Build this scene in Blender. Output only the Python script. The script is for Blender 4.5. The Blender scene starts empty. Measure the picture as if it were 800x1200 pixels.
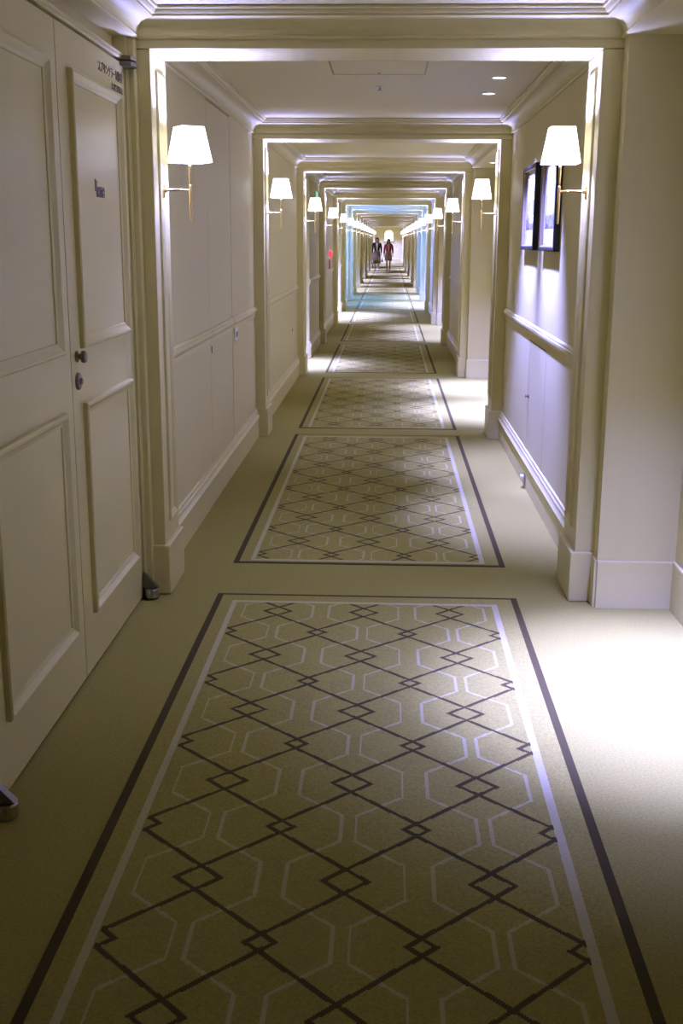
import bpy, bmesh, math, random
from mathutils import Vector, Matrix, Quaternion
random.seed(7)
PI = math.pi
S = bpy.context.scene
COL = S.collection

# ------------------------------------------------------------------ camera, world, exposure
cd = bpy.data.cameras.new('camera')
cam = bpy.data.objects.new('camera', cd); COL.objects.link(cam)
cd.sensor_fit = 'VERTICAL'; cd.sensor_height = 36.0
cd.lens = 1311.8 / 1200 * 36.0
cd.clip_start = .05; cd.clip_end = 300
R3 = Vector((.99911911, .04160675, .00546691)); U3 = Vector((-.01515234, .23619756, .97158691)); F3 = Vector((-.0391333, .97081388, -.23661994))
M = Matrix((( R3.x, U3.x, -F3.x, 0), (R3.y, U3.y, -F3.y, 0), (R3.z, U3.z, -F3.z, 1.6), (0, 0, 0, 1)))
cam.matrix_world = M
S.camera = cam
W = bpy.data.worlds.new('world'); S.world = W; W.use_nodes = True
W.node_tree.nodes['Background'].inputs[0].default_value = (.02, .025, .04, 1)
W.node_tree.nodes['Background'].inputs[1].default_value = .2
S.view_settings.view_transform = 'Standard'; S.view_settings.look = 'None'
S.view_settings.gamma = 1; S.view_settings.use_curve_mapping = False
S.view_settings.exposure = 0.2
try:
    S.cycles.max_bounces = 14; S.cycles.diffuse_bounces = 10; S.cycles.glossy_bounces = 4
    S.cycles.transparent_max_bounces = 8; S.cycles.sample_clamp_indirect = 6
    S.cycles.caustics_reflective = False; S.cycles.caustics_refractive = False
except Exception:
    pass
# light settings (every lamp of the corridor)
LAMP = (.55, .565, 1.75)          # cool white sconce bulbs
SHADE_E = 2.9                  # lit fabric shade
BULB_W = 26.0                   # bulb inside each shade
DOWN = (.53, .57, 2.3)
DOWN_W = 1350.0                  # recessed spot

# ------------------------------------------------------------------ measurements
D1, PITCH, T = 4.926, 4.284, .335
NP = 16
def D(k): return D1 + (k - 1) * PITCH
WL, WR = -1.085, .945           # corridor wall faces
PL, PR = -1.006, .859           # pilaster faces
ZS, ZC = 2.364, 2.512           # soffit of portals, ceiling of bays
END = 86.8

# ------------------------------------------------------------------ materials
def nodes(name):
    m = bpy.data.materials.new(name); m.use_nodes = True
    nt = m.node_tree; b = nt.nodes['Principled BSDF']
    return m, nt, b
def N(nt, t, **k):
    n = nt.nodes.new(t)
    for a, v in k.items(): setattr(n, a, v)
    return n
def math_n(nt, op, a, b=None, c=None, clamp=False):
    n = nt.nodes.new('ShaderNodeMath'); n.operation = op; n.use_clamp = clamp
    for i, v in enumerate((a, b, c)):
        if v is None: continue
        if isinstance(v, (int, float)): n.inputs[i].default_value = v
        else: nt.links.new(v, n.inputs[i])
    return n.outputs[0]
def mix_c(nt, f, a, b):
    n = nt.nodes.new('ShaderNodeMix'); n.data_type = 'RGBA'
    for s, v in ((0, f), (6, a), (7, b)):
        if isinstance(v, (int, float)): n.inputs[s].default_value = v
        elif isinstance(v, tuple): n.inputs[s].default_value = (*v, 1)
        else: nt.links.new(v, n.inputs[s])
    return n.outputs[2]
def noise(nt, vec, scale, detail=2, rough=.5):
    n = nt.nodes.new('ShaderNodeTexNoise'); n.inputs['Scale'].default_value = scale
    n.inputs['Detail'].default_value = detail; n.inputs['Roughness'].default_value = rough
    if vec is not None: nt.links.new(vec, n.inputs['Vector'])
    return n.outputs[0]
def objvec(nt, scale=None):
    tc = nt.nodes.new('ShaderNodeTexCoord')
    if scale is None: return tc.outputs['Object']
    mp = nt.nodes.new('ShaderNodeMapping'); mp.inputs['Scale'].default_value = scale
    nt.links.new(tc.outputs['Object'], mp.inputs['Vector'])
    return mp.outputs[0]
def bump(nt, b, h, strength, dist):
    n = nt.nodes.new('ShaderNodeBump'); n.inputs['Strength'].default_value = strength; n.inputs['Distance'].default_value = dist
    nt.links.new(h, n.inputs['Height']); nt.links.new(n.outputs[0], b.inputs['Normal'])
def simple(name, col, rough=.5, metal=0, var=.06, scale=30, emit=None, estr=0):
    m, nt, b = nodes(name)
    v = noise(nt, objvec(nt), scale, 3)
    f = math_n(nt, 'MULTIPLY', v, 1.0)
    c2 = tuple(max(0, c * (1 - var * 2)) for c in col)
    nt.links.new(mix_c(nt, f, col, c2), b.inputs['Base Color'])
    b.inputs['Roughness'].default_value = rough; b.inputs['Metallic'].default_value = metal
    if emit:
        b.inputs['Emission Color'].default_value = (*emit, 1); b.inputs['Emission Strength'].default_value = estr
    return m

CREAM = (.65, .597, .295)
m_trim, nt, b = nodes('painted_trim')
v = objvec(nt, (3, 3, 1.2)); n1 = noise(nt, v, 2.0, 4)
nt.links.new(mix_c(nt, n1, CREAM, (.615, .562, .28)), b.inputs['Base Color'])
b.inputs['Roughness'].default_value = .42
bump(nt, b, noise(nt, objvec(nt), 160, 2), .06, .002)
m_wall, nt, b = nodes('wall_covering')
v = objvec(nt, (26, 26, .8)); n1 = noise(nt, v, 1.5, 4, .6)
nt.links.new(mix_c(nt, n1, (.65, .597, .305), (.615, .56, .285)), b.inputs['Base Color'])
b.inputs['Roughness'].default_value = .55
bump(nt, b, noise(nt, objvec(nt, (220, 220, 60)), 1, 2), .08, .002)
m_ceil = simple('ceiling_paint', (.75, .69, .38), .8, var=.02, scale=3)

BASE = (.36, .315, .08)
def carpet_base(nt, wear=True):
    ov = objvec(nt)
    n1 = noise(nt, ov, 1.3, 5, .65); n2 = noise(nt, ov, 130, 3, .75)
    c = mix_c(nt, math_n(nt, 'MULTIPLY_ADD', n1, 1.6, -.3, True), BASE, tuple(x * .84 for x in BASE))
    c = mix_c(nt, math_n(nt, 'MULTIPLY_ADD', n2, 3.0, -1.0, True), c, tuple(x * .62 for x in BASE))
    return c, n2
m_carpet, nt, b = nodes('plain_carpet')
c, n2 = carpet_base(nt)
nt.links.new(c, b.inputs['Base Color']); b.inputs['Roughness'].default_value = .95
b.inputs['Specular IOR Level'].default_value = .1
bump(nt, b, n2, .35, .004)

# woven pattern: object x = world x, object y = distance from the far edge (negative towards the viewer)
RXL, RXR = -.768, .606
def make_rug_mat(length):
    m, nt, b = nodes('woven_pattern_carpet')
    base, n2 = carpet_base(nt)
    sep = nt.nodes.new('ShaderNodeSeparateXYZ'); nt.links.new(objvec(nt), sep.inputs[0])
    def snap(s, q): return math_n(nt, 'MULTIPLY', math_n(nt, 'FLOOR', math_n(nt, 'DIVIDE', s, q)), q)
    x0, y0 = sep.outputs[0], sep.outputs[1]
    x, y = snap(x0, .0055), snap(y0, .0055)
    PX, HY = .378, .266
    tri = math_n(nt, 'DIVIDE', math_n(nt, 'PINGPONG', math_n(nt, 'ADD', y, .245 + HY * 40), HY), HY)
    def pdist(off_out, sign):
        # distance in x (repeating) from the column centre xb=-.092 plus sign*off
        s = math_n(nt, 'ADD', math_n(nt, 'MULTIPLY', off_out, -sign), math_n(nt, 'ADD', x, .092 + PX / 2 + PX * 10))
        md = math_n(nt, 'MODULO', s, PX)
        return math_n(nt, 'ABSOLUTE', math_n(nt, 'SUBTRACT', md, PX / 2))
    zig = math_n(nt, 'MULTIPLY_ADD', tri, -.282, .058)
    d = math_n(nt, 'MINIMUM', pdist(zig, 1), pdist(zig, -1))
    dark = math_n(nt, 'LESS_THAN', d, .0105)
    mr = nt.nodes.new('ShaderNodeMapRange'); nt.links.new(tri, mr.inputs[0])
    mr.inputs[1].default_value = .30; mr.inputs[2].default_value = .74; mr.inputs[3].default_value = .152; mr.inputs[4].default_value = .02
    w = mr.outputs[0]
    # in the sloping stretches the line keeps its width
    slope = math_n(nt, 'MULTIPLY', math_n(nt, 'LESS_THAN', math_n(nt, 'ABSOLUTE', math_n(nt, 'SUBTRACT', tri, .52)), .22), .0026)
    dw = math_n(nt, 'MINIMUM', pdist(w, 1), pdist(w, -1))
    white = math_n(nt, 'LESS_THAN', math_n(nt, 'SUBTRACT', dw, slope), .0048)
    def between(s, a, c): return math_n(nt, 'MULTIPLY', math_n(nt, 'GREATER_THAN', s, a), math_n(nt, 'LESS_THAN', s, c))
    inside = math_n(nt, 'MULTIPLY', between(x, -.664, .480), between(y, -(length - .075), -.13))
    dark = math_n(nt, 'MULTIPLY', dark, inside); white = math_n(nt, 'MULTIPLY', white, inside)
    inner = math_n(nt, 'MULTIPLY', between(x0, -.664, .482), between(y0, -(length - .07), -.125))
    outer = math_n(nt, 'MULTIPLY', between(x0, -.686, .508), between(y0, -(length - .045), -.10))
    ring = math_n(nt, 'MULTIPLY', outer, math_n(nt, 'SUBTRACT', 1.0, inner))
    oin = math_n(nt, 'MULTIPLY', between(x0, RXL + .028, RXR - .028), between(y0, -(length - .022), -.022))
    border = math_n(nt, 'SUBTRACT', 1.0, oin)
    col = mix_c(nt, math_n(nt, 'MULTIPLY', white, .32), base, (.60, .55, .40))
    col = mix_c(nt, math_n(nt, 'MULTIPLY', ring, .42), col, (.60, .55, .41))
    col = mix_c(nt, math_n(nt, 'MULTIPLY', dark, .93), col, (.05, .036, .014))
    col = mix_c(nt, math_n(nt, 'MULTIPLY', border, .93), col, (.05, .036, .014))
    nt.links.new(col, b.inputs['Base Color']); b.inputs['Roughness'].default_value = .95
    b.inputs['Specular IOR Level'].default_value = .1
    bump(nt, b, n2, .35, .004)
    return m

m_brass = simple('polished_brass', (.86, .66, .30), .22, 1, .04, 40)
m_chrome = simple('brushed_steel', (.42, .40, .36), .28, 1, .06, 60)
m_knob = simple('aged_nickel', (.24, .21, .16), .33, 1, .08, 60)
m_dkmetal = simple('dark_bronze', (.20, .18, .14), .35, 1, .1, 60)
m_black = simple('black_lacquer', (.010, .009, .009), .5, 0, .1, 20)
m_goldlip = simple('gilt_lip', (.35, .27, .15), .4, .6, .1, 40)
m_mat = simple('white_mat_board', (.50, .49, .47), .8, 0, .02, 40)
m_print_black = simple('black_vinyl_lettering', (.11, .09, .065), .5, 0, .1, 30)
m_white = simple('white_plastic', (.85, .83, .76), .4, 0, .02, 30)
m_dark = simple('dark_void', (.03, .027, .02), .8, 0, .1, 30)
m_shade, nt, b = nodes('lit_fabric_shade')
wv = noise(nt, objvec(nt), 300, 2)
nt.links.new(mix_c(nt, wv, (.86, .85, .85), (.80, .79, .80)), b.inputs['Base Color']); b.inputs['Roughness'].default_value = .9
b.inputs['Emission Color'].default_value = (.80, .78, 1.02, 1); b.inputs['Emission Strength'].default_value = SHADE_E
m_lens = simple('downlight_lens', (.9, .9, .9), .4, emit=(.80, .84, 1.0), estr=12)
m_red = simple('red_plastic', (.55, .02, .03), .3, 0, .05)
m_redglow = simple('red_alarm_lamp', (.8, .05, .08), .3, emit=(1, .03, .08), estr=1.7)
m_exit = simple('green_exit_face', (.1, .5, .4), .4, emit=(.05, .75, .60), estr=1.1)
m_sky = simple('daylight_pane', (.5, .6, .8), .2, emit=(.13, .36, 2.2), estr=11)
m_pale = simple('bright_pane', (.8, .85, .9), .2, emit=(.85, .92, 1.0), estr=3.0)
m_skin = simple('skin', (.52, .33, .22), .5, 0, .05)
m_hair = simple('dark_hair', (.03, .02, .015), .5, 0, .1, 80)
m_hairb = simple('brown_hair', (.12, .065, .03), .5, 0, .1, 80)
m_navy = simple('black_jacket_cloth', (.012, .013, .02), .8, 0, .1)
m_pinkred = simple('red_jacket_cloth', (.50, .045, .05), .8, 0, .1)
m_tan = simple('tan_skirt_cloth', (.20, .13, .07), .9, 0, .1)
m_beige = simple('beige_skirt_cloth', (.36, .26, .17), .9, 0, .1)
m_cream2 = simple('pale_shirt_cloth', (.70, .60, .52), .9, 0, .05)
m_shoe = simple('black_shoe', (.01, .01, .01), .4, 0, .1)
m_glass = bpy.data.materials.new('picture_glass'); m_glass.use_nodes = True
nt = m_glass.node_tree; nt.nodes.remove(nt.nodes['Principled BSDF'])
tr = N(nt, 'ShaderNodeBsdfTransparent'); gl = N(nt, 'ShaderNodeBsdfGlossy'); gl.inputs['Roughness'].default_value = .03
fr = N(nt, 'ShaderNodeFresnel'); fr.inputs[0].default_value = 1.3; mx = N(nt, 'ShaderNodeMixShader')
geo = N(nt, 'ShaderNodeNewGeometry'); nt.links.new(math_n(nt, 'MULTIPLY', fr.outputs[0], math_n(nt, 'SUBTRACT', 1.0, geo.outputs['Backfacing'])), mx.inputs[0]); nt.links.new(tr.outputs[0], mx.inputs[1]); nt.links.new(gl.outputs[0], mx.inputs[2])
nt.links.new(mx.outputs[0], nt.nodes['Material Output'].inputs[0])
def street_print(name, seed):
    m, nt, b = nodes(name)
    tc = nt.nodes.new('ShaderNodeTexCoord'); sp = nt.nodes.new('ShaderNodeSeparateXYZ'); nt.links.new(tc.outputs['Generated'], sp.inputs[0])
    h, z = sp.outputs[1], sp.outputs[2]
    colid = math_n(nt, 'FLOOR', math_n(nt, 'MULTIPLY_ADD', h, 9.0, seed))
    wn = nt.nodes.new('ShaderNodeTexWhiteNoise'); wn.noise_dimensions = '1D'; nt.links.new(colid, wn.inputs['W'])
    top = math_n(nt, 'MULTIPLY_ADD', wn.outputs[0], .45, .38)
    bld = math_n(nt, 'LESS_THAN', z, top)
    wn2 = nt.nodes.new('ShaderNodeTexWhiteNoise'); wn2.noise_dimensions = '2D'
    cb = nt.nodes.new('ShaderNodeCombineXYZ'); nt.links.new(math_n(nt, 'FLOOR', math_n(nt, 'MULTIPLY', h, 27)), cb.inputs[0])
    nt.links.new(math_n(nt, 'FLOOR', math_n(nt, 'MULTIPLY', z, 14)), cb.inputs[1]); nt.links.new(cb.outputs[0], wn2.inputs['Vector'])
    tone = math_n(nt, 'MULTIPLY_ADD', wn2.outputs[0], .30, math_n(nt, 'MULTIPLY_ADD', wn.outputs[0], .25, .08))
    cr = nt.nodes.new('ShaderNodeValToRGB'); cr.color_ramp.elements[0].color = (.05, .048, .055, 1); cr.color_ramp.elements[1].color = (.36, .35, .36, 1)
    cr.color_ramp.elements[1].position = .5; nt.links.new(tone, cr.inputs[0])
    base = mix_c(nt, bld, (.48, .47, .47), cr.outputs[0])
    low = math_n(nt, 'MULTIPLY', math_n(nt, 'LESS_THAN', z, .22), math_n(nt, 'GREATER_THAN', noise(nt, tc.outputs['Generated'], 14, 2), .5))
    nt.links.new(mix_c(nt, low, base, (.04, .038, .045)), b.inputs['Base Color'])
    b.inputs['Roughness'].default_value = .7
    return m

# ------------------------------------------------------------------ mesh helpers
def add_box(bm, x0, x1, y0, y1, z0, z1):
    v = [bm.verts.new((x, y, z)) for x in (x0, x1) for y in (y0, y1) for z in (z0, z1)]
    for f in ((0, 1, 3, 2), (4, 6, 7, 5), (0, 4, 5, 1), (2, 3, 7, 6), (0, 2, 6, 4), (1, 5, 7, 3)):
        bm.faces.new([v[i] for i in f])
    return v
def add_loft(bm, rings, close=True, caps=True):
    rv = [[bm.verts.new(p) for p in r] for r in rings]
    n = len(rv[0])
    for a, c in zip(rv, rv[1:]):
        for i in range(n if close else n - 1):
            bm.faces.new((a[i], a[(i + 1) % n], c[(i + 1) % n], c[i]))
    if caps:
        bm.faces.new(rv[0][::-1]); bm.faces.new(rv[-1])
    return rv
def circle(c, r, axis, n=12, r2=None):
    r2 = r if r2 is None else r2
    out = []
    for i in range(n):
        a = 2 * PI * i / n; p, q = r * math.cos(a), r2 * math.sin(a)
        out.append(Vector(c) + Vector({'x': (0, p, q), 'y': (p, 0, q), 'z': (p, q, 0)}[axis]))
    return out
def add_lathe(bm, c, axis, prof, n=14):
    rings = []
    for d, r in prof:
        o = Vector(c) + Vector({'x': (d, 0, 0), 'y': (0, d, 0), 'z': (0, 0, d)}[axis])
        rings.append(circle(o, r, axis, n))
    add_loft(bm, rings)
def add_tube(bm, pts, rad, n=8):
    rings = []
    for i, p in enumerate(pts):
        p = Vector(p); a = Vector(pts[max(0, i - 1)]); c = Vector(pts[min(len(pts) - 1, i + 1)])
        t = (c - a).normalized(); u = t.orthogonal().normalized(); w = t.cross(u)
        r = rad[i] if isinstance(rad, (list, tuple)) else rad
        rings.append([p + u * r * math.cos(2 * PI * k / n) + w * r * math.sin(2 * PI * k / n) for k in range(n)])
    add_loft(bm, rings)
def mesh(bm, name, mat, smooth=False):
    bmesh.ops.recalc_face_normals(bm, faces=bm.faces)
    if smooth:
        for f in bm.faces: f.smooth = True
    me = bpy.data.meshes.new(name); bm.to_mesh(me); bm.free()
    me.materials.append(mat)
    return me
def link(name, data, parent=None, loc=(0, 0, 0), rot=None, bevel=0, kind=None):
    o = bpy.data.objects.new(name, data); COL.objects.link(o); o.location = loc
    if rot: o.rotation_euler = rot
    if parent: o.parent = parent
    if bevel:
        md = o.modifiers.new('bevel', 'BEVEL'); md.width = bevel; md.segments = 2; md.limit_method = 'ANGLE'; md.angle_limit = .6
    if kind: o['kind'] = kind
    return o
def obj(name, bm, mat, parent=None, loc=(0, 0, 0), bevel=0, smooth=False, kind=None):
    return link(name, mesh(bm, name, mat, smooth), parent, loc, None, bevel, kind)
def box(name, x0, x1, y0, y1, z0, z1, mat, parent=None, bevel=0, kind=None):
    bm = bmesh.new(); add_box(bm, x0, x1, y0, y1, z0, z1); return obj(name, bm, mat, parent, bevel=bevel, kind=kind)
def empty(name, loc=(0, 0, 0), parent=None, kind=None):
    o = bpy.data.objects.new(name, None); COL.objects.link(o); o.location = loc; o.empty_display_size = .1
    if parent: o.parent = parent
    if kind: o['kind'] = kind
    return o
def thing(o, label, cat, group=None):
    o['label'] = label; o['category'] = cat
    if group: o['group'] = group
    return o
def add_frame(bm, u0, u1, v0, v1, prof, P):
    """a mitred moulding round a rectangle; prof = [(inset, height)], P(u, v, h) gives the point"""
    loops = []
    for ins, h in prof:
        a, c, e, g = u0 + ins, u1 - ins, v0 + ins, v1 - ins
        loops.append([bm.verts.new(P(*q, h)) for q in ((a, e), (c, e), (c, g), (a, g))])
    for A, B in zip(loops, loops[1:]):
        for i in range(4): bm.faces.new((A[i], A[(i + 1) % 4], B[(i + 1) % 4], B[i]))
    return loops
def add_run(bm, prof, y0, y1, P):
    """a straight moulding along y; prof = [(out, z)] closed polygon, P(out, y, z)"""
    add_loft(bm, [[P(o, y0, z) for o, z in prof], [P(o, y1, z) for o, z in prof]])
def text_mesh(name, txt, size, mat, extr=.0008, fat=0):
    cu = bpy.data.curves.new(name, 'FONT'); cu.body = txt; cu.size = size; cu.extrude = extr; cu.offset = .0022 if name.startswith('sticker') else 0
    cu.align_x = 'RIGHT'; cu.align_y = 'BOTTOM'
    t = bpy.data.objects.new(name + '_curve', cu); COL.objects.link(t)
    dg = bpy.context.evaluated_depsgraph_get(); dg.update()
    me = bpy.data.meshes.new_from_object(t.evaluated_get(dg), depsgraph=dg)
    bpy.data.objects.remove(t); bpy.data.curves.remove(cu)
    me.materials.clear(); me.materials.append(mat); me.name = name
    return me

# ------------------------------------------------------------------ floor and ceiling
Y0 = -3.6
fl = box('floor', -2.2, 2.2, Y0 - .2, END + .4, -.12, 0, m_carpet, kind='structure')
ceiling = empty('ceiling', (0, 0, ZC), kind='structure')
ceiling.location = (0, 0, 0)

# bays: (index, y start, y end)
bays = [(-1, Y0, D(0))]
for k in range(0, NP): bays.append((k, D(k) + T, D(k + 1)))
bays.append((NP, D(NP) + T, END))
# recesses: (side, y0, y1)
rec = {0: [('R', 1.15, 4.83)], 2: [('R', 9.75, 13.40)], 3: [('L', 13.95, 15.56)], 4: [('R', 18.35, 21.95)], 5: [('L', 22.6, 25.6)],
       6: [('R', 26.85, 30.5), ('L', 27.2, 30.5)], 7: [('L', 31.1, 34.0), ('R', 31.1, 34.0)]}
for k in range(8, NP):
    a, c = D(k) + T + .25, D(k + 1) - .15
    if k % 2 == 0: rec[k] = [('L', a, c), ('R', a, c)]
    else: rec[k] = [('L', a + .6, c - .8)] if k % 4 == 1 else [('R', a + .6, c - .8)]
RD = .342
wallL = empty('wall_left', kind='structure'); wallR = empty('wall_right', kind='structure')
baseL = empty('baseboard_left', kind='structure'); baseR = empty('baseboard_right', kind='structure')

def plan_prism(name, pts, z0, z1, mat, parent):
    bm = bmesh.new(); add_loft(bm, [[(x, y, z0) for x, y in pts], [(x, y, z1) for x, y in pts]])
    return obj(name, bm, mat, parent)
CORN = [(0, 2.40), (.012, 2.402), (.016, 2.409), (.012, 2.416), (.012, 2.424)]
for i in range(1, 9):                                           # hollow of the cove
    a = i / 8 * PI / 2
    CORN.append((.084 - .072 * math.cos(a), 2.424 + .050 * math.sin(a)))
CORN += [(.088, 2.474), (.088, 2.482), (.098, 2.484), (.104, 2.491), (.106, 2.498), (.116, 2.500), (.116, 2.5085), (.108, 2.5085), (.108, ZC + .003)]
BASEP = [(0, 0), (.022, 0), (.022, .150), (.030, .154), (.032, .170), (.026, .178), (.020, .190), (.018, .206), (.012, .214), (.010, .228), (0, .230)]
BASER = [(0, 0), (.012, 0), (.012, .214), (.009, .220), (0, .220)]
RAIL = [(0, .985), (.005, .985), (.006, 1.000), (.006, 1.008), (.013, 1.018), (.018, 1.030), (.018, 1.046), (.013, 1.050), (.013, 1.058), (.008, 1.066), (0, 1.068)]

def bay_wall(k, b0, b1, side):
    s = 1 if side == 'R' else -1
    face = (WR if side == 'R' else (-1.060 if k == -1 else -1.090 if k == 0 else WL)); head = -1.060 if (k == 0 and side == 'L') else face
    par = wallR if side == 'R' else wallL; bpar = baseR if side == 'R' else baseL
    out = lambda d: face - s * d                                # d metres out of the wall into the corridor
    rs = [r for r in rec.get(k, []) if r[0] == side]
    back = face + s * .60
    notch = []
    if rs: notch = [(rs[0][1], rs[0][2], RD)]
    if k == 1 and side == 'L': notch = [(6.86, 7.860, .045)]
    if k == 1 and side == 'R': notch = [(6.75, 7.55, .045)]
    if k == 0 and side == 'L': notch = [(2.872, 4.852, .055)]
    pts = [(back, b0), (face, b0)]
    for a, c, d in notch: pts += [(face, a), (face + s * d, a), (face + s * d, c), (face, c)]
    pts += [(face, b1), (back, b1)]
    plan_prism('wall_section', pts, 0, 2.40, m_wall, par)
    box('wall_head', *sorted((head, back)), b0, b1, 2.40, ZC + .1, m_wall, par)
    P = lambda o, y, z: (out(o), y, z)
    runs = [(b0, b1)]
    if rs:
        a, c = rs[0][1], rs[0][2]; runs = [(b0, a), (c, b1)]
        bm = bmesh.new()                                        # skirting of the recess, returned round its three sides
        for q0, q1 in [(0, 0)]:
            rings = []
            for (px, py, nx, ny) in ((face, a, 0, 1), (face + s * RD, a, -s, 1), (face + s * RD, c, -s, -1), (face, c, 0, -1)):
                rings.append([(px + nx * o, py + ny * o, z) for o, z in BASER])
            add_loft(bm, rings)
        obj('baseboard_return', bm, m_trim, bpar)
    for a, c in runs:
        if c - a < .02: continue
        if k == 0 and side == 'L': continue
        short = rs and (c - a) < .4
        bm = bmesh.new(); add_run(bm, BASER if short else BASEP, a, c, P); obj('baseboard_run', bm, m_trim, bpar)
    rr = [q for q in runs if q[1] - q[0] > .4 and k >= 1]
    if k == 1 and side == 'L': rr = [(b0, 6.857), (6.863, 7.852), (7.868, b1)]
    for a, c in rr:
        bm = bmesh.new(); add_run(bm, RAIL, a, c, P); obj('chair_rail', bm, m_trim, par)
for k, b0, b1 in bays:
    box('ceiling_panel', -1.7, 1.6, b0, b1, ZC, ZC + .08, m_ceil, ceiling)
    for side in 'LR': bay_wall(k, b0, b1, side)
    xl = -1.060 if k in (-1, 0) else WL
    bm = bmesh.new()
    add_frame(bm, xl, WR, b0, b1, CORN, lambda u, v, h: (u, v, h))
    obj('cornice', bm, m_trim, ceiling)
box('wall_near', -1.7, 1.6, Y0 - .2, Y0, 0, ZC + .1, m_wall, kind='structure')
endw = empty('wall_far', kind='structure')
box('wall_section', -2.2, 2.2, END, END + .3, 0, 2.7, m_wall, endw)
bm = bmesh.new(); add_loft(bm, [[(x, END - o, z) for o, z in RAIL] for x in (WL, WR)]); obj('chair_rail', bm, m_trim, endw)
bm = bmesh.new(); add_loft(bm, [[(x, END - o, z) for o, z in BASEP] for x in (WL, WR)]); obj('baseboard_run', bm, m_trim, endw)

# ------------------------------------------------------------------ portals (trim_<n>), pieces share mesh data
def portal_meshes():
    ms = []
    for s, pf, wf in ((-1, PL, -1.12), (1, PR, WR + .03)):
        bm = bmesh.new(); x0, x1 = sorted((pf, wf)); add_box(bm, x0, x1, 0, T, .2, ZS - .003); ms.append(('pilaster', mesh(bm, 'pilaster', m_trim), .003))
        pp = pf - s * .021
        bm = bmesh.new(); x0, x1 = sorted((pp, wf)); add_box(bm, x0, x1, -.018, T + .012, 0, .232)
        # chamfered top edge of the plinth
        for v in bm.verts:
            pass
        ms.append(('plinth', mesh(bm, 'plinth', m_trim), .005))
        bm = bmesh.new()
        prof = [(0, 0), (.002, .010), (.012, .013), (.020, .008), (.026, .008), (.032, .003), (.036, 0)]
        add_frame(bm, .100, .268, .322, 2.292, prof, lambda u, v, h: (pf - s * h, u, v))
        ms.append(('jamb_moulding', mesh(bm, 'jamb_moulding', m_trim), 0))
    bm = bmesh.new(); add_box(bm, -1.12, WR + .03, 0, T, ZS, ZC + .05); ms.append(('lintel', mesh(bm, 'lintel', m_trim), .003))
    return ms
PM = portal_meshes()
for k in range(0, NP + 1):
    t = empty('trim_%d' % (k + 1), (0, D(k), 0), kind='structure')
    for nm, me, bv in PM: link(nm, me, t, bevel=bv)

# ------------------------------------------------------------------ door_1: double door on the left
DX = -1.100                                                     # face of the leaves
door = empty('door_1', (DX, 3.865, 0), kind='structure')
def at_door(o): o.parent = door; o.matrix_parent_inverse = Matrix.Translation((-DX, -3.865, 0)); return o
MOULD = [(0, 0), (.001, .016), (.006, .021), (.014, .021), (.030, .008), (.036, .006), (.042, .004), (.044, -.001)]
def leaf(y0, y1, panels):
    lf = at_door(box('door_leaf', DX - .040, DX, y0, y1, .010, 2.293, m_trim, bevel=.0015))
    for (a, c, e, g) in panels:
        bm = bmesh.new()
        add_frame(bm, a, c, e, g, MOULD, lambda u, v, h: (DX + h, u, v))
        obj('panel_moulding', bm, m_trim, lf)
    return lf
RLEAF = leaf(3.868, 4.846, [(3.990, 4.728, 1.215, 2.162), (3.990, 4.728, .220, 1.020)])
LLEAF = leaf(2.880, 3.861, [(2.998, 3.742, 1.215, 2.162), (2.998, 3.742, .220, 1.020)])
# casing round the opening (three mitred sides)
bm = bmesh.new()
CAS = [(0, -.07), (0, -.037), (.003, -.033), (.011, -.032), (.014, -.026), (.018, -.024), (.019, -.026), (.019, -.07)]
rings = []
for (y, z, ny, nz) in ((4.853, 0, 1, 0), (4.853, 2.304, 1, 1), (2.871, 2.304, -1, 1), (2.871, 0, -1, 0)):
    rings.append([(-1.060 + h, y + ny * o, z + nz * o) for o, h in CAS])
add_loft(bm, rings); at_door(obj('door_casing', bm, m_trim))
at_door(box('door_post', -1.092, -1.060, 4.874, 4.926, 0, 2.40, m_trim, bevel=.004))
# top and bottom pivot hinges
for yy, sg in ((4.846, 1), (2.835, -1)):
    for zz0, zz1 in ((2.278, 2.295), (2.301, 2.318)):
        bm = bmesh.new(); ring = []
        for z in (zz0, zz1):
            ring.append([(DX + .002, yy - sg * .075, z), (DX + .044, yy - sg * .055, z), (DX + .054, yy - sg * .03, z), (DX + .054, yy + sg * .020, z), (DX + .046, yy + sg * .032, z), (DX + .044, yy + sg * .034, z), (DX + .002, yy + sg * .034, z)])
        add_loft(bm, ring); at_door(obj('pivot_hinge', bm, m_knob, bevel=.002))
    bm = bmesh.new(); add_lathe(bm, (DX + .040, yy - sg * .005, .004), 'z', [(0, .030), (.006, .034), (.040, .034), (.046, .030)], 16)
    at_door(obj('floor_pivot', bm, m_chrome, smooth=False))
    bm = bmesh.new()
    add_loft(bm, [[(DX + .004, yy - sg * .018, .052), (DX + .074, yy - sg * .018, .052), (DX + .004, yy - sg * .018, .125)],
                  [(DX + .004, yy + sg * .012, .052), (DX + .074, yy + sg * .012, .052), (DX + .004, yy + sg * .012, .125)]])
    at_door(obj('pivot_gusset', bm, m_dkmetal, bevel=.002))
# knob, lock rose
bm = bmesh.new(); add_lathe(bm, (DX, 3.935, 1.192), 'x', [(0, .020), (.006, .020), (.008, .011), (.016, .011), (.020, .021), (.030, .022), (.036, .019), (.038, .012)], 16)
obj('door_knob', bm, m_knob, RLEAF, smooth=True)
bm = bmesh.new(); add_lathe(bm, (DX, 3.935, 1.105), 'x', [(0, .031), (.006, .031), (.010, .028), (.012, .012), (.018, .011), (.020, .008)], 18)
obj('lock_rose', bm, m_knob, RLEAF)
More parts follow.
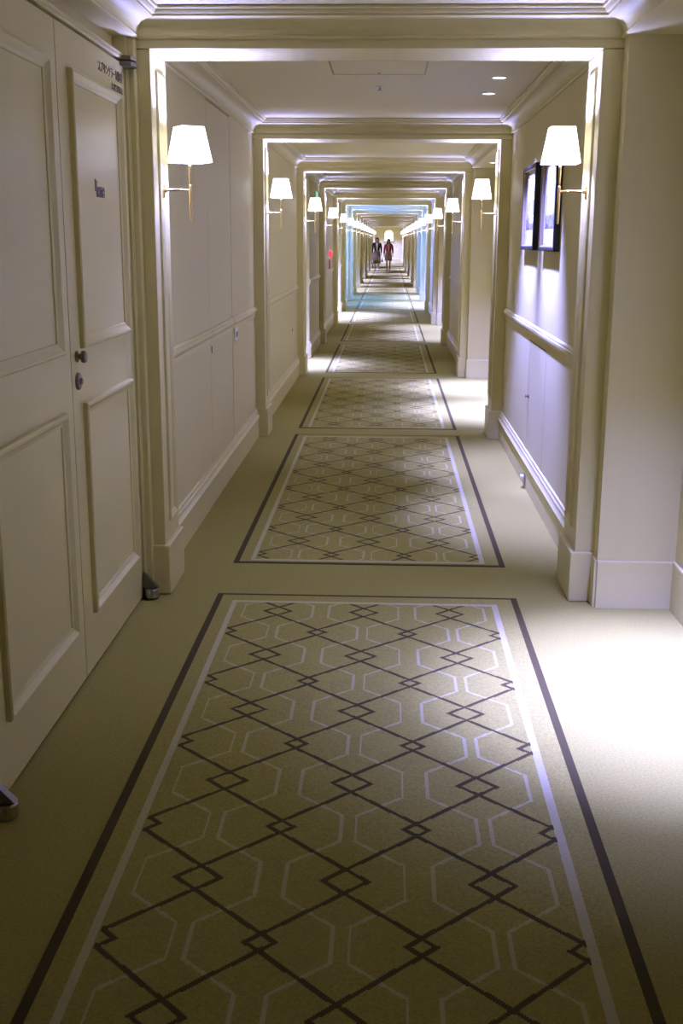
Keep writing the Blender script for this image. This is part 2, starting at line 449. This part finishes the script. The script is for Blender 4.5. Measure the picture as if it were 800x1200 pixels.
# lettering: local x runs towards the camera's right (+y), reads from the corridor
def wall_text(name, txt, size, y_right, z, sx, mat, parent, x=DX + .001):
    me = text_mesh(name, txt, size, mat)
    ROT = Matrix(((0, 0, 1), (1, 0, 0), (0, 1, 0)))              # text x -> +y, text y -> +z, normal -> +x
    for v in me.vertices:
        p = ROT @ Vector((v.co.x * sx, v.co.y, v.co.z)); v.co = p + Vector((x, y_right, z))
    o = link(name, me, parent); o['kind'] = 'stuff'; return o
wall_text('lettering', 'スプリンクラー制御弁', .043, 4.815, 2.205, .92, m_print_black, RLEAF)
wall_text('lettering', '末端試験弁', .043, 4.815, 2.150, .92, m_print_black, RLEAF)
wall_text('sticker_lettering', 'home', .075, 4.440, 1.737, .72, m_print_black, RLEAF)
bm = bmesh.new()
FLAG = [(4.298, 1.770), (4.308, 1.770), (4.308, 1.796), (4.340, 1.802), (4.308, 1.814), (4.298, 1.814)]
add_loft(bm, [[(DX + d, y, z) for y, z in FLAG] for d in (.0005, .002)])
obj('sticker_flag', bm, m_print_black, RLEAF)

# ------------------------------------------------------------------ door_2, door_3: flush service doors of the first full bay
d2 = empty('door_2', (WL, 7.36, 0), kind='structure')
def inv(p, o): o.parent = p; o.matrix_parent_inverse = Matrix.Translation(-Vector(p.location)); return o
inv(d2, box('door_leaf', WL - .040, WL, 6.865, 7.848, .232, 2.388, m_wall, bevel=.001))
bm = bmesh.new(); add_loft(bm, [circle((WL, 6.905, .935), .009, 'x', 12, .022), circle((WL + .004, 6.905, .935), .009, 'x', 12, .022)]); inv(d2, obj('key_escutcheon', bm, m_dkmetal))
d3 = empty('door_3', (WR, 7.15, 0), kind='structure')
inv(d3, box('door_leaf', WR, WR + .040, 6.758, 7.542, .234, .950, m_wall, bevel=.001))
bm = bmesh.new(); add_lathe(bm, (WR, 7.50, .588), 'x', [(0, .016), (-.004, .016), (-.006, .008), (-.014, .008), (-.018, .013), (-.024, .011)], 12); inv(d3, obj('knob', bm, m_chrome, smooth=True))
box('wall_section', WR, WR + .045, 6.75, 7.55, .960, 2.40, m_wall, wallR)
# guest room doors inside the recesses on the right
for n, (ya, yb) in enumerate(((2.15, 3.05), (10.6, 11.5), (19.2, 20.1))):
    g = empty('door_%d' % (4 + n), (WR + RD, (ya + yb) / 2, 0), kind='structure')
    fx = WR + RD
    lf = inv(g, box('door_leaf', fx - .018, fx - .001, ya, yb, .006, 2.10, m_trim, bevel=.002))
    for e0, e1 in ((.25, 1.0), (1.2, 1.95)):
        bm = bmesh.new(); add_frame(bm, ya + .12, yb - .12, e0, e1, MOULD, lambda u, v, h: (fx - .018 - h, u, v)); obj('panel_moulding', bm, m_trim, lf)
    bm = bmesh.new(); rings = []
    for (y, z, ny, nz) in ((yb + .003, 0, 1, 0), (yb + .003, 2.105, 1, 1), (ya - .003, 2.105, -1, 1), (ya - .003, 0, -1, 0)):
        rings.append([(fx + .0 - h, y + ny * o, z + nz * o) for o, h in ((0, 0), (0, .026), (.05, .030), (.06, .02), (.06, 0))])
    add_loft(bm, rings); inv(g, obj('door_casing', bm, m_trim))
    bm = bmesh.new(); add_tube(bm, [(fx - .018, ya + .07, 1.02), (fx - .06, ya + .07, 1.02), (fx - .066, ya + .08, 1.02), (fx - .066, ya + .18, 1.02)], .009); obj('door_handle', bm, m_brass, lf)

# ------------------------------------------------------------------ carpet panels with the woven pattern
rugs = [(1.15, 4.93), (5.44, 9.31), (9.64, 13.30), (13.86, 17.67), (18.24, 21.90), (22.54, 26.15)]
for k in range(6, NP): rugs.append((D(k) + .48, D(k + 1) - .18))
ordn = ['nearest', 'second', 'third', 'fourth', 'fifth', 'sixth', 'seventh', 'eighth', 'ninth', 'tenth', 'eleventh', 'twelfth', 'thirteenth', 'fourteenth', 'fifteenth', 'sixteenth']
rl = ['nearest carpet panel with dark lattice pattern, running out of the picture at the bottom',
      'second carpet panel from the camera, whole lattice pattern between the first two portals',
      'third patterned carpet panel, crossed at right by light from the side recess',
      'fourth patterned carpet panel, lit at its near left corner by a bright recess',
      'fifth patterned carpet panel, bright recess light along its right edge', 'sixth patterned carpet panel, strip of light crossing it from the left']
rmats = {}; rmesh = {}
for i, (a, c) in enumerate(rugs):
    L = round(c - a, 2)
    if L not in rmesh:
        bm = bmesh.new(); add_box(bm, RXL, RXR, -L, 0, 0, .003); rmesh[L] = mesh(bm, 'patterned_carpet', make_rug_mat(L))
    o = link('patterned_carpet', rmesh[L], None, (0, c, 0))
    if i < 6: thing(o, rl[i], 'rug', 'patterned carpet panels')
    else: thing(o, '%s patterned carpet panel from the camera, its lattice too small to read' % ordn[i], 'rug', 'patterned carpet panels')

# ------------------------------------------------------------------ wall sconces
def rsq(h, r, z, n=4):
    pts = []
    for cx, cy, a0 in ((h - r, h - r, 0), (-(h - r), h - r, PI / 2), (-(h - r), -(h - r), PI), (h - r, -(h - r), 1.5 * PI)):
        for i in range(n + 1):
            a = a0 + i / n * PI / 2; pts.append((cx + r * math.cos(a), cy + r * math.sin(a), z))
    return pts
# local frame: x = out of the jamb (towards the corridor), origin on the jamb at the arm's height
AX = .124
bm = bmesh.new(); add_loft(bm, [[(0, .022 * math.cos(a), .036 * math.sin(a)) for a in [i * PI / 10 for i in range(20)]],
                                [(.006, .022 * math.cos(a), .036 * math.sin(a)) for a in [i * PI / 10 for i in range(20)]],
                                [(.010, .017 * math.cos(a), .030 * math.sin(a)) for a in [i * PI / 10 for i in range(20)]]])
sc_plate = mesh(bm, 'backplate', m_brass)
bm = bmesh.new(); add_tube(bm, [(.008, 0, 0), (.020, 0, 0), (.024, 0, 0), (.07, 0, .001), (AX - .004, 0, 0)], [.011, .010, .0055, .0055, .0045], 10); sc_arm = mesh(bm, 'arm', m_brass, True)
bm = bmesh.new(); add_tube(bm, [(AX, 0, -.138), (AX, 0, -.135), (AX, 0, .020), (AX, 0, .024)], [.003, .0056, .0072, .004], 10); sc_rod = mesh(bm, 'rod', m_brass, True)
bm = bmesh.new(); add_tube(bm, [(AX, 0, .022), (AX, 0, .10), (AX, 0, .135)], [.0048, .0066, .0070], 10); sc_neck = mesh(bm, 'candle_tube', m_brass, True)
bm = bmesh.new()
rings = [rsq(.0775, .006, 0), rsq(.0525, .005, .150), rsq(.0505, .005, .150), rsq(.0755, .006, 0)]
rv = [[bm.verts.new(p) for p in r] for r in rings]; n = len(rv[0])
for a, c in ((0, 1), (1, 2), (2, 3), (3, 0)):
    for i in range(n): bm.faces.new((rv[a][i], rv[a][(i + 1) % n], rv[c][(i + 1) % n], rv[c][i]))
sc_shade = mesh(bm, 'lamp_shade', m_shade)
bulb = bpy.data.lights.new('sconce_bulb', 'POINT'); bulb.energy = BULB_W; bulb.color = LAMP; bulb.shadow_soft_size = .022
for k in range(1, NP + 1):
    for side in 'LR':
        s = 1 if side == 'L' else -1
        e = empty('wall_sconce', (PL if side == 'L' else PR, D(k) + .185, 1.808))
        e.rotation_euler = (0, 0, 0 if side == 'L' else PI)
        sn = 'left' if side == 'L' else 'right'
        if k == 1:
            lab = 'nearest left brass wall sconce, square white shade turned cornerwise' if side == 'L' else 'nearest right brass wall sconce, white shade overlapping the framed pictures'
        elif k <= 8: lab = '%s brass wall sconce from the camera in the %s row, lit white shade' % (ordn[k - 1], sn)
        else: lab = '%s sconce of the %s row, tiny white shade merging with its neighbours' % (ordn[k - 1], sn)
        thing(e, lab, 'wall lamp', 'wall sconces on the %s jambs' % sn)
        link('backplate', sc_plate, e); link('arm', sc_arm, e); link('rod', sc_rod, e); link('candle_tube', sc_neck, e)
        tw = {(1, 'L'): math.radians(33), (1, 'R'): 0}.get((k, side), math.radians(((k * 37 + (11 if side == 'L' else 0)) % 17) - 8))
        link('lamp_shade', sc_shade, e, (AX, 0, .116), (0, 0, tw))
        lo = bpy.data.objects.new('sconce_bulb', bulb); COL.objects.link(lo); lo.parent = e; lo.location = (AX, 0, .116 + .108)

# ------------------------------------------------------------------ recessed downlights
bm = bmesh.new()
prof = [(.0, .046), (-.004, .046), (-.005, .040), (.0, .036)]
rings = [circle((0, 0, d), r, 'z', 20) for d, r in prof]; add_loft(bm, rings, caps=False); dl_ring = mesh(bm, 'trim_ring', m_white)
bm = bmesh.new(); add_loft(bm, [circle((0, 0, -.0015), .036, 'z', 20), circle((0, 0, -.0005), .036, 'z', 20)]); dl_lens = mesh(bm, 'lens', m_lens)
def spot(angle, blend, watts):
    l = bpy.data.lights.new('downlight_beam', 'SPOT'); l.energy = watts; l.color = DOWN; l.spot_size = math.radians(angle); l.spot_blend = blend; l.shadow_soft_size = .03
    return l
sp_pic = spot(56, 1, 700); sp_rec = spot(50, 1, DOWN_W); sp_spill = spot(72, 1, DOWN_W * .22); sp_far = spot(66, 1, DOWN_W * .7); sp_end = spot(130, 1, 900)
def downlight(x, y, z, lab, lamp, group, aim=(0, 0, -1)):
    e = empty('recessed_downlight', (x, y, z)); thing(e, lab, 'ceiling light', group)
    link('trim_ring', dl_ring, e); link('lens', dl_lens, e)
    lo = bpy.data.objects.new('downlight_beam', lamp); COL.objects.link(lo); lo.parent = e; lo.location = (0, 0, -.012); lo.rotation_euler = Vector(aim).to_track_quat('-Z', 'Y').to_euler()
    if lamp is sp_rec:                                          # reflector core plus its spill
        lo = bpy.data.objects.new('downlight_spill', sp_spill); COL.objects.link(lo); lo.parent = e; lo.location = (0, 0, -.012)
downlight(.617, 6.886, ZC, 'nearer of the two round ceiling downlights above the framed pictures', sp_pic, 'picture downlights', (.328, -.20, -1.45))
downlight(.619, 7.613, ZC, 'farther of the two round ceiling downlights above the framed pictures', sp_pic, 'picture downlights', (.328, .24, -1.45))
for k in sorted(rec):
    for side, a, c in rec[k]:
        x = (WR + .14) if side == 'R' else (WL - .14)
        ys = [(a + c) / 2] if c - a < 2.4 else [a + (c - a) * .25, a + (c - a) * .76]
        if k == 0: ys = [3.85]
        if k == 2: ys = [10.75, 12.46]
        if k in (6, 7) and side == 'L': continue
        for iy, y in enumerate(ys):
            if k == 0: lab = 'downlight hidden in the near right recess, its beam whitening the carpet'
            elif k == 2: lab = 'ceiling downlight in the second right recess, seen beside the second sconce' if y > 12 else 'downlight hidden nearer in the second right recess'
            else: lab = '%sdownlight in the %s recess just past the %s sconce pair' % ('' if len(ys) == 1 else ('nearer ', 'farther ')[iy], 'right' if side == 'R' else 'left', ordn[k - 1])
            downlight(x, y, 2.40, lab, sp_rec if k < 4 else sp_far, 'recess downlights')
for x, y, far in ((-.93, 24.5, 'distant downlight washing the left wall beyond the fifth sconce'), (.80, 29.0, 'distant downlight near the right wall beyond the sixth sconce'), (-.05, 74.0, 'first ceiling downlight past the last pair of sconces'), (-.05, 79.0, 'second ceiling downlight past the last pair of sconces'), (-.05, 82.5, 'second to last ceiling downlight before the arched window'), (-.05, 85.3, 'last ceiling downlight, in front of the arched window')):
    downlight(x, y, ZC, far, sp_far if y < 70 else sp_end, 'distant downlights')

# ------------------------------------------------------------------ daylight windows in the blue bays, arched window at the end
for n, (ya, yb) in enumerate(((28.2, 30.1), (31.6, 33.6))):
    wx = WL - RD
    w = empty('window_%d' % (2 + n), (wx, (ya + yb) / 2, 0), kind='structure')
    inv(w, box('pane', wx + .002, wx + .008, ya + .05, yb - .05, .35, 2.15, m_sky))
    bm = bmesh.new(); add_frame(bm, ya, yb, .30, 2.20, [(0, 0), (0, .03), (.05, .03), (.05, 0)], lambda u, v, h: (wx + h, u, v)); inv(w, obj('window_frame', bm, m_trim))
    inv(w, box('mullion', wx + .008, wx + .028, (ya + yb) / 2 - .02, (ya + yb) / 2 + .02, .35, 2.15, m_trim))
w = empty('window_1', (-.05, END, 1.47), kind='structure')
def arch(hw, z0, zt, y, n=14):
    r = hw; zc = zt - r
    pts = [(-.05 - hw, y, z0), (-.05 + hw, y, z0)]
    for i in range(n + 1):
        a = i / n * PI; pts.append((-.05 + r * math.cos(a), y, zc + r * math.sin(a)))
    return pts
bm = bmesh.new(); add_loft(bm, [arch(.31, 1.50, 2.27, END - .02), arch(.31, 1.50, 2.27, END - .005)]); inv(w, obj('pane', bm, m_pale))
bm = bmesh.new(); A = [arch(.31, 1.50, 2.27, END - .005), arch(.31, 1.50, 2.27, END - .05), arch(.37, 1.44, 2.33, END - .05), arch(.37, 1.44, 2.33, END - .005)]
add_loft(bm, A, caps=False); inv(w, obj('window_frame', bm, m_trim))
inv(w, box('window_sill', -.46, .36, END - .10, END, 1.42, 1.455, m_dkmetal))

# ------------------------------------------------------------------ ceiling hatch, smoke detector
bm = bmesh.new(); add_frame(bm, -.335, .190, 6.25, 6.752, [(0, 0), (0, -.004), (.006, -.004), (.006, 0)], lambda u, v, h: (u, v, ZC + h)); obj('access_hatch_trim', bm, m_goldlip, ceiling)
hatch = box('access_hatch', -.327, .182, 6.258, 6.744, ZC - .003, ZC, m_ceil, ceiling)
bm = bmesh.new(); add_lathe(bm, (-.072, 6.70, ZC - .003), 'z', [(-.003, .008), (0, .008)], 10); obj('latch', bm, m_dkmetal, hatch)
e = empty('sprinkler_head', (-.073, 7.275, ZC)); thing(e, 'small chrome sprinkler head on the ceiling beyond the access hatch', 'sprinkler')
bm = bmesh.new(); add_lathe(bm, (0, 0, 0), 'z', [(0, .030), (-.004, .030), (-.006, .022), (-.006, .012)], 16); obj('rose', bm, m_white, e)
bm = bmesh.new(); add_lathe(bm, (0, 0, 0), 'z', [(-.006, .007), (-.020, .007), (-.022, .016), (-.025, .016)], 12); obj('deflector', bm, m_chrome, e)

# ------------------------------------------------------------------ framed pictures
def picture(y0, y1, z0, z1, label, seed):
    p = empty('framed_picture', (WR, (y0 + y1) / 2, z0)); thing(p, label, 'picture', 'framed pictures')
    q = lambda o: inv(p, o)
    bm = bmesh.new()
    add_frame(bm, y0, y1, z0, z1, [(0, 0), (0, .034), (.006, .036), (.020, .036), (.024, .030), (.026, .012)], lambda u, v, h: (WR - h, u, v)); q(obj('frame', bm, m_black))
    bm = bmesh.new(); add_frame(bm, y0 + .024, y1 - .024, z0 + .024, z1 - .024, [(0, .022), (0, .033), (.006, .030), (.008, .013)], lambda u, v, h: (WR - h, u, v)); q(obj('gilt_lip', bm, m_goldlip))
    q(box('mat_board', WR - .012, WR - .002, y0 + .01, y1 - .01, z0 + .01, z1 - .01, m_mat))
    ym, h = (y1 - y0), (z1 - z0)
    q(box('photograph', WR - .0128, WR - .0122, y0 + .08, y1 - .08, z0 + h * .24, z1 - .055, street_print('monochrome_street_photograph', seed)))
    q(box('glass', WR - .018, WR - .016, y0 + .02, y1 - .02, z0 + .02, z1 - .02, m_glass))
    return p
picture(6.445, 7.085, 1.540, 2.076, 'nearer black-framed street photograph, half hidden by the right sconce shade', 3.0)
picture(7.375, 8.045, 1.540, 2.076, 'farther black-framed street photograph, left of the sconce shade', 11.0)

# ------------------------------------------------------------------ small fittings
e = empty('wall_plate', (WL, 7.975, .945)); thing(e, 'white switch and socket plate under the left chair rail', 'socket')
box_l = lambda *a: None
bm = bmesh.new(); add_box(bm, 0, .014, -.085, .085, -.045, .045); obj('plate', bm, m_white, e, bevel=.003)
for dy in (-.035, .035):
    bm = bmesh.new(); add_box(bm, .0135, .016, dy - .008, dy + .008, -.022, .016); obj('slot', bm, m_dark, e)
e = empty('floor_outlet', (WR - .022, 7.33, .055)); thing(e, 'small white cable outlet on the right skirting board', 'socket')
bm = bmesh.new(); add_box(bm, -.010, 0, -.035, .035, -.052, .036); obj('plate', bm, m_chrome, e, bevel=.003)
bm = bmesh.new(); add_box(bm, -.030, -.010, -.028, .028, .012, .030); obj('hood', bm, m_white, e, bevel=.003)
e = empty('key_switch', (WL, 12.78, .60)); thing(e, 'tiny dark key switch low on the second left wall panel', 'switch')
bm = bmesh.new(); add_lathe(bm, (0, 0, 0), 'x', [(0, .016), (.004, .016), (.006, .010)], 12); obj('barrel', bm, m_dkmetal, e)
e = empty('exit_sign', (WL, 16.62, 2.10)); thing(e, 'green glowing exit sign on the left wall above the third sconce', 'sign')
bm = bmesh.new(); add_box(bm, 0, .035, -.16, .16, 0, .165); obj('housing', bm, m_white, e, bevel=.003)
bm = bmesh.new(); add_box(bm, .035, .038, -.15, .15, .010, .155); obj('sign_face', bm, m_exit, e)
e = empty('fire_alarm', (WL, 20.75, 1.30)); thing(e, 'red fire alarm lamp and call point on the left wall', 'fire alarm')
bm = bmesh.new(); add_lathe(bm, (0, 0, .045), 'x', [(0, .075), (.010, .075), (.014, .058), (.045, .050), (.062, .030), (.066, .004)], 16); obj('alarm_lamp', bm, m_redglow, e, smooth=True)
bm = bmesh.new(); add_box(bm, 0, .020, -.07, .07, -.22, -.06); obj('call_point', bm, m_red, e, bevel=.004)

# ------------------------------------------------------------------ the two people walking far down the corridor
def skin_mesh(name, verts, edges, radii, mat, parent, root=0, sub=1):
    me = bpy.data.meshes.new(name); me.from_pydata([Vector(v) for v in verts], edges, [])
    o = bpy.data.objects.new(name, me); COL.objects.link(o); o.parent = parent
    o.modifiers.new('skin', 'SKIN'); sd = o.modifiers.new('subdiv', 'SUBSURF'); sd.levels = sub; sd.render_levels = sub
    for i, r in enumerate(radii):
        me.skin_vertices[0].data[i].radius = r if isinstance(r, tuple) else (r, r)
        me.skin_vertices[0].data[i].use_root = (i == root)
    dg = bpy.context.evaluated_depsgraph_get(); dg.update()
    nm = bpy.data.meshes.new_from_object(o.evaluated_get(dg), depsgraph=dg)
    o.modifiers.clear(); o.data = nm; nm.materials.clear(); nm.materials.append(mat)
    for p in nm.polygons: p.use_smooth = True
    return o
def ell(bm, c, r, n=12, m=8):
    rings = []
    for j in range(m + 1):
        a = -PI / 2 + PI * (j + .02) / (m + .04)
        rings.append([(c[0] + r[0] * math.cos(a) * math.cos(2 * PI * i / n), c[1] + r[1] * math.cos(a) * math.sin(2 * PI * i / n), c[2] + r[2] * math.sin(a)) for i in range(n)])
    add_loft(bm, rings)
def person(x, y, h, label, jacket, skirt, shirt, hair, skirt_len, longhair, step, bag):
    p = empty('person', (x, y, .004)); thing(p, label, 'person')
    k = h / 1.66; V = lambda a, c, z: (a * k, c * k, z * k)
    f = -1                                                       # facing the camera (-y)
    verts = [V(0, 0, .92), V(0, 0, 1.08), V(0, .005, 1.24), V(0, 0, 1.36), V(0, 0, 1.43), V(0, -.01, 1.50), V(0, -.015, 1.575), V(0, -.01, 1.64)]
    rad = [(.145 * k, .10 * k), (.115 * k, .085 * k), (.145 * k, .10 * k), (.085 * k, .075 * k), .045 * k, (.062 * k, .072 * k), (.075 * k, .09 * k), (.045 * k, .06 * k)]
    edges = [(i, i + 1) for i in range(7)]
    def chain(a, pts):
        prev = a
        for q, r in pts:
            verts.append(V(*q)); rad.append(r * k); edges.append((prev, len(verts) - 1)); prev = len(verts) - 1
        return prev
    for s in (-1, 1):
        hand = chain(3, [((s * .175, .0, 1.345), .050), ((s * .215, .01, 1.10), .040), ((s * .225, -.03 - .05 * s * step, .86), .028)])
        chain(hand, [((s * .225, -.04 - .05 * s * step, .80), .030), ((s * .222, -.045 - .05 * s * step, .73), .014)])
        chain(hand, [((s * .200, -.06 - .05 * s * step, .79), .011)])
        st = step * s
        chain(0, [((s * .085, -.02 * st, .86), .085), ((s * .085, -.14 * st, .50), .055), ((s * .08, -.11 * st + (.06 if st < 0 else 0), .28), .050), ((s * .08, -.17 * st + (.05 if st < 0 else 0), .085), .033), ((s * .085, -.17 * st - .10, .035), .032)])
    skin_mesh('body', verts, edges, rad, m_skin, p)
    # jacket: torso and sleeves as one skinned shell
    jv = [V(0, 0, .96), V(0, 0, 1.08), V(0, .005, 1.25), V(0, .005, 1.37), V(0, .005, 1.42)]
    jr = [(.175 * k, .125 * k), (.150 * k, .11 * k), (.172 * k, .125 * k), (.11 * k, .09 * k), .055 * k]
    je = [(0, 1), (1, 2), (2, 3), (3, 4)]
    for s in (-1, 1):
        a = 3
        for q, r in (((s * .175, .0, 1.352), .066), ((s * .217, .01, 1.10), .056), ((s * .226, -.025 - .045 * s * step, .90), .045)):
            jv.append(V(*q)); jr.append(r * k); je.append((a, len(jv) - 1)); a = len(jv) - 1
    skin_mesh('jacket', jv, je, jr, jacket, p, 0)
    bm = bmesh.new()                                             # shirt front and neck opening
    add_loft(bm, [[V(-.022, -.118, 1.02), V(.022, -.118, 1.02), V(.065, -.108, 1.40), V(-.065, -.108, 1.40)], [V(-.022, -.130, 1.02), V(.022, -.130, 1.02), V(.055, -.120, 1.36), V(-.055, -.120, 1.36)]])
    obj('shirt_front', bm, shirt, p)
    bm = bmesh.new(); rings = []                                 # skirt
    for z, rx, ry in ((1.0, .150, .11), (.90, .178, .135), (.75, .185, .15), (skirt_len, .195, .19), (skirt_len + .01, .175, .17)):
        rings.append([V(rx * math.cos(i * PI / 8), ry * math.sin(i * PI / 8), z) for i in range(16)])
    add_loft(bm, rings); obj('skirt', bm, skirt, p, smooth=True)
    bm = bmesh.new()                                             # hair: cap, back and sides
    rings = []
    for z, rx, y0, y1 in ((1.665, .03, -.02, .03), (1.65, .070, -.075, .085), (1.61, .094, -.098, .105), (1.56, .098, -.045, .108), (1.50, .098, -.02, .108), (1.42 if not longhair else 1.30, .105, .0, .115), (1.40 if not longhair else 1.22, .07, .03, .10)):
        rings.append([V(rx * math.cos(i * PI / 8), (y0 + y1) / 2 + (y1 - y0) / 2 * math.sin(i * PI / 8), z) for i in range(16)])
    add_loft(bm, rings); obj('hair', bm, hair, p, smooth=True)
    bm = bmesh.new(); add_loft(bm, [[V(-.010, -.098, 1.525), V(.010, -.098, 1.525), V(.004, -.092, 1.57), V(-.004, -.092, 1.57)], [V(-.008, -.116, 1.525), V(.008, -.116, 1.525), V(.003, -.100, 1.57), V(-.003, -.100, 1.57)]]); obj('nose', bm, m_skin, p)
    for s in (-1, 1):
        bm = bmesh.new(); ell(bm, V(s * .030, -.098, 1.572), (.013 * k, .008 * k, .007 * k), 8, 5); obj('eye', bm, m_dark, p)
        bm = bmesh.new(); st = step * s
        ell(bm, V(s * .085, -.17 * st - .055 + (.02 if st < 0 else 0), .030), (.042 * k, .115 * k, .030 * k), 12, 6); obj('shoe', bm, m_shoe, p)
    bm = bmesh.new(); ell(bm, V(0, -.094, 1.497), (.022 * k, .008 * k, .006 * k), 8, 5); obj('mouth', bm, m_red, p)
    if bag:
        b2 = empty('handbag', (x + .27 * k, y - .02, .56 * k)); thing(b2, 'dark handbag hanging at the hand of the woman in black', 'bag')
        bm = bmesh.new(); add_loft(bm, [[(-.04, -.12, -.10), (.04, -.12, -.10), (.04, .12, -.10), (-.04, .12, -.10)], [(-.025, -.10, .06), (.025, -.10, .06), (.025, .10, .06), (-.025, .10, .06)]]); obj('bag_body', bm, m_navy, b2, bevel=.01)
        bm = bmesh.new(); add_tube(bm, [(0, -.07, .05)] + [(0, -.07 * math.cos(a), .06 + .10 * math.sin(a)) for a in (0.3, .9, 1.57, 2.2, 2.8)] + [(0, .07, .05)], .008, 6); obj('bag_handle', bm, m_shoe, b2)
person(-.64, 59.4, 1.70, 'woman in black jacket and long tan skirt walking at the far end, left', m_navy, m_tan, m_cream2, m_hairb, .38, True, .8, True)
person(-.04, 59.5, 1.64, 'woman in red jacket and beige skirt walking beside the woman in black', m_pinkred, m_beige, m_cream2, m_hair, .55, False, -.8, False)
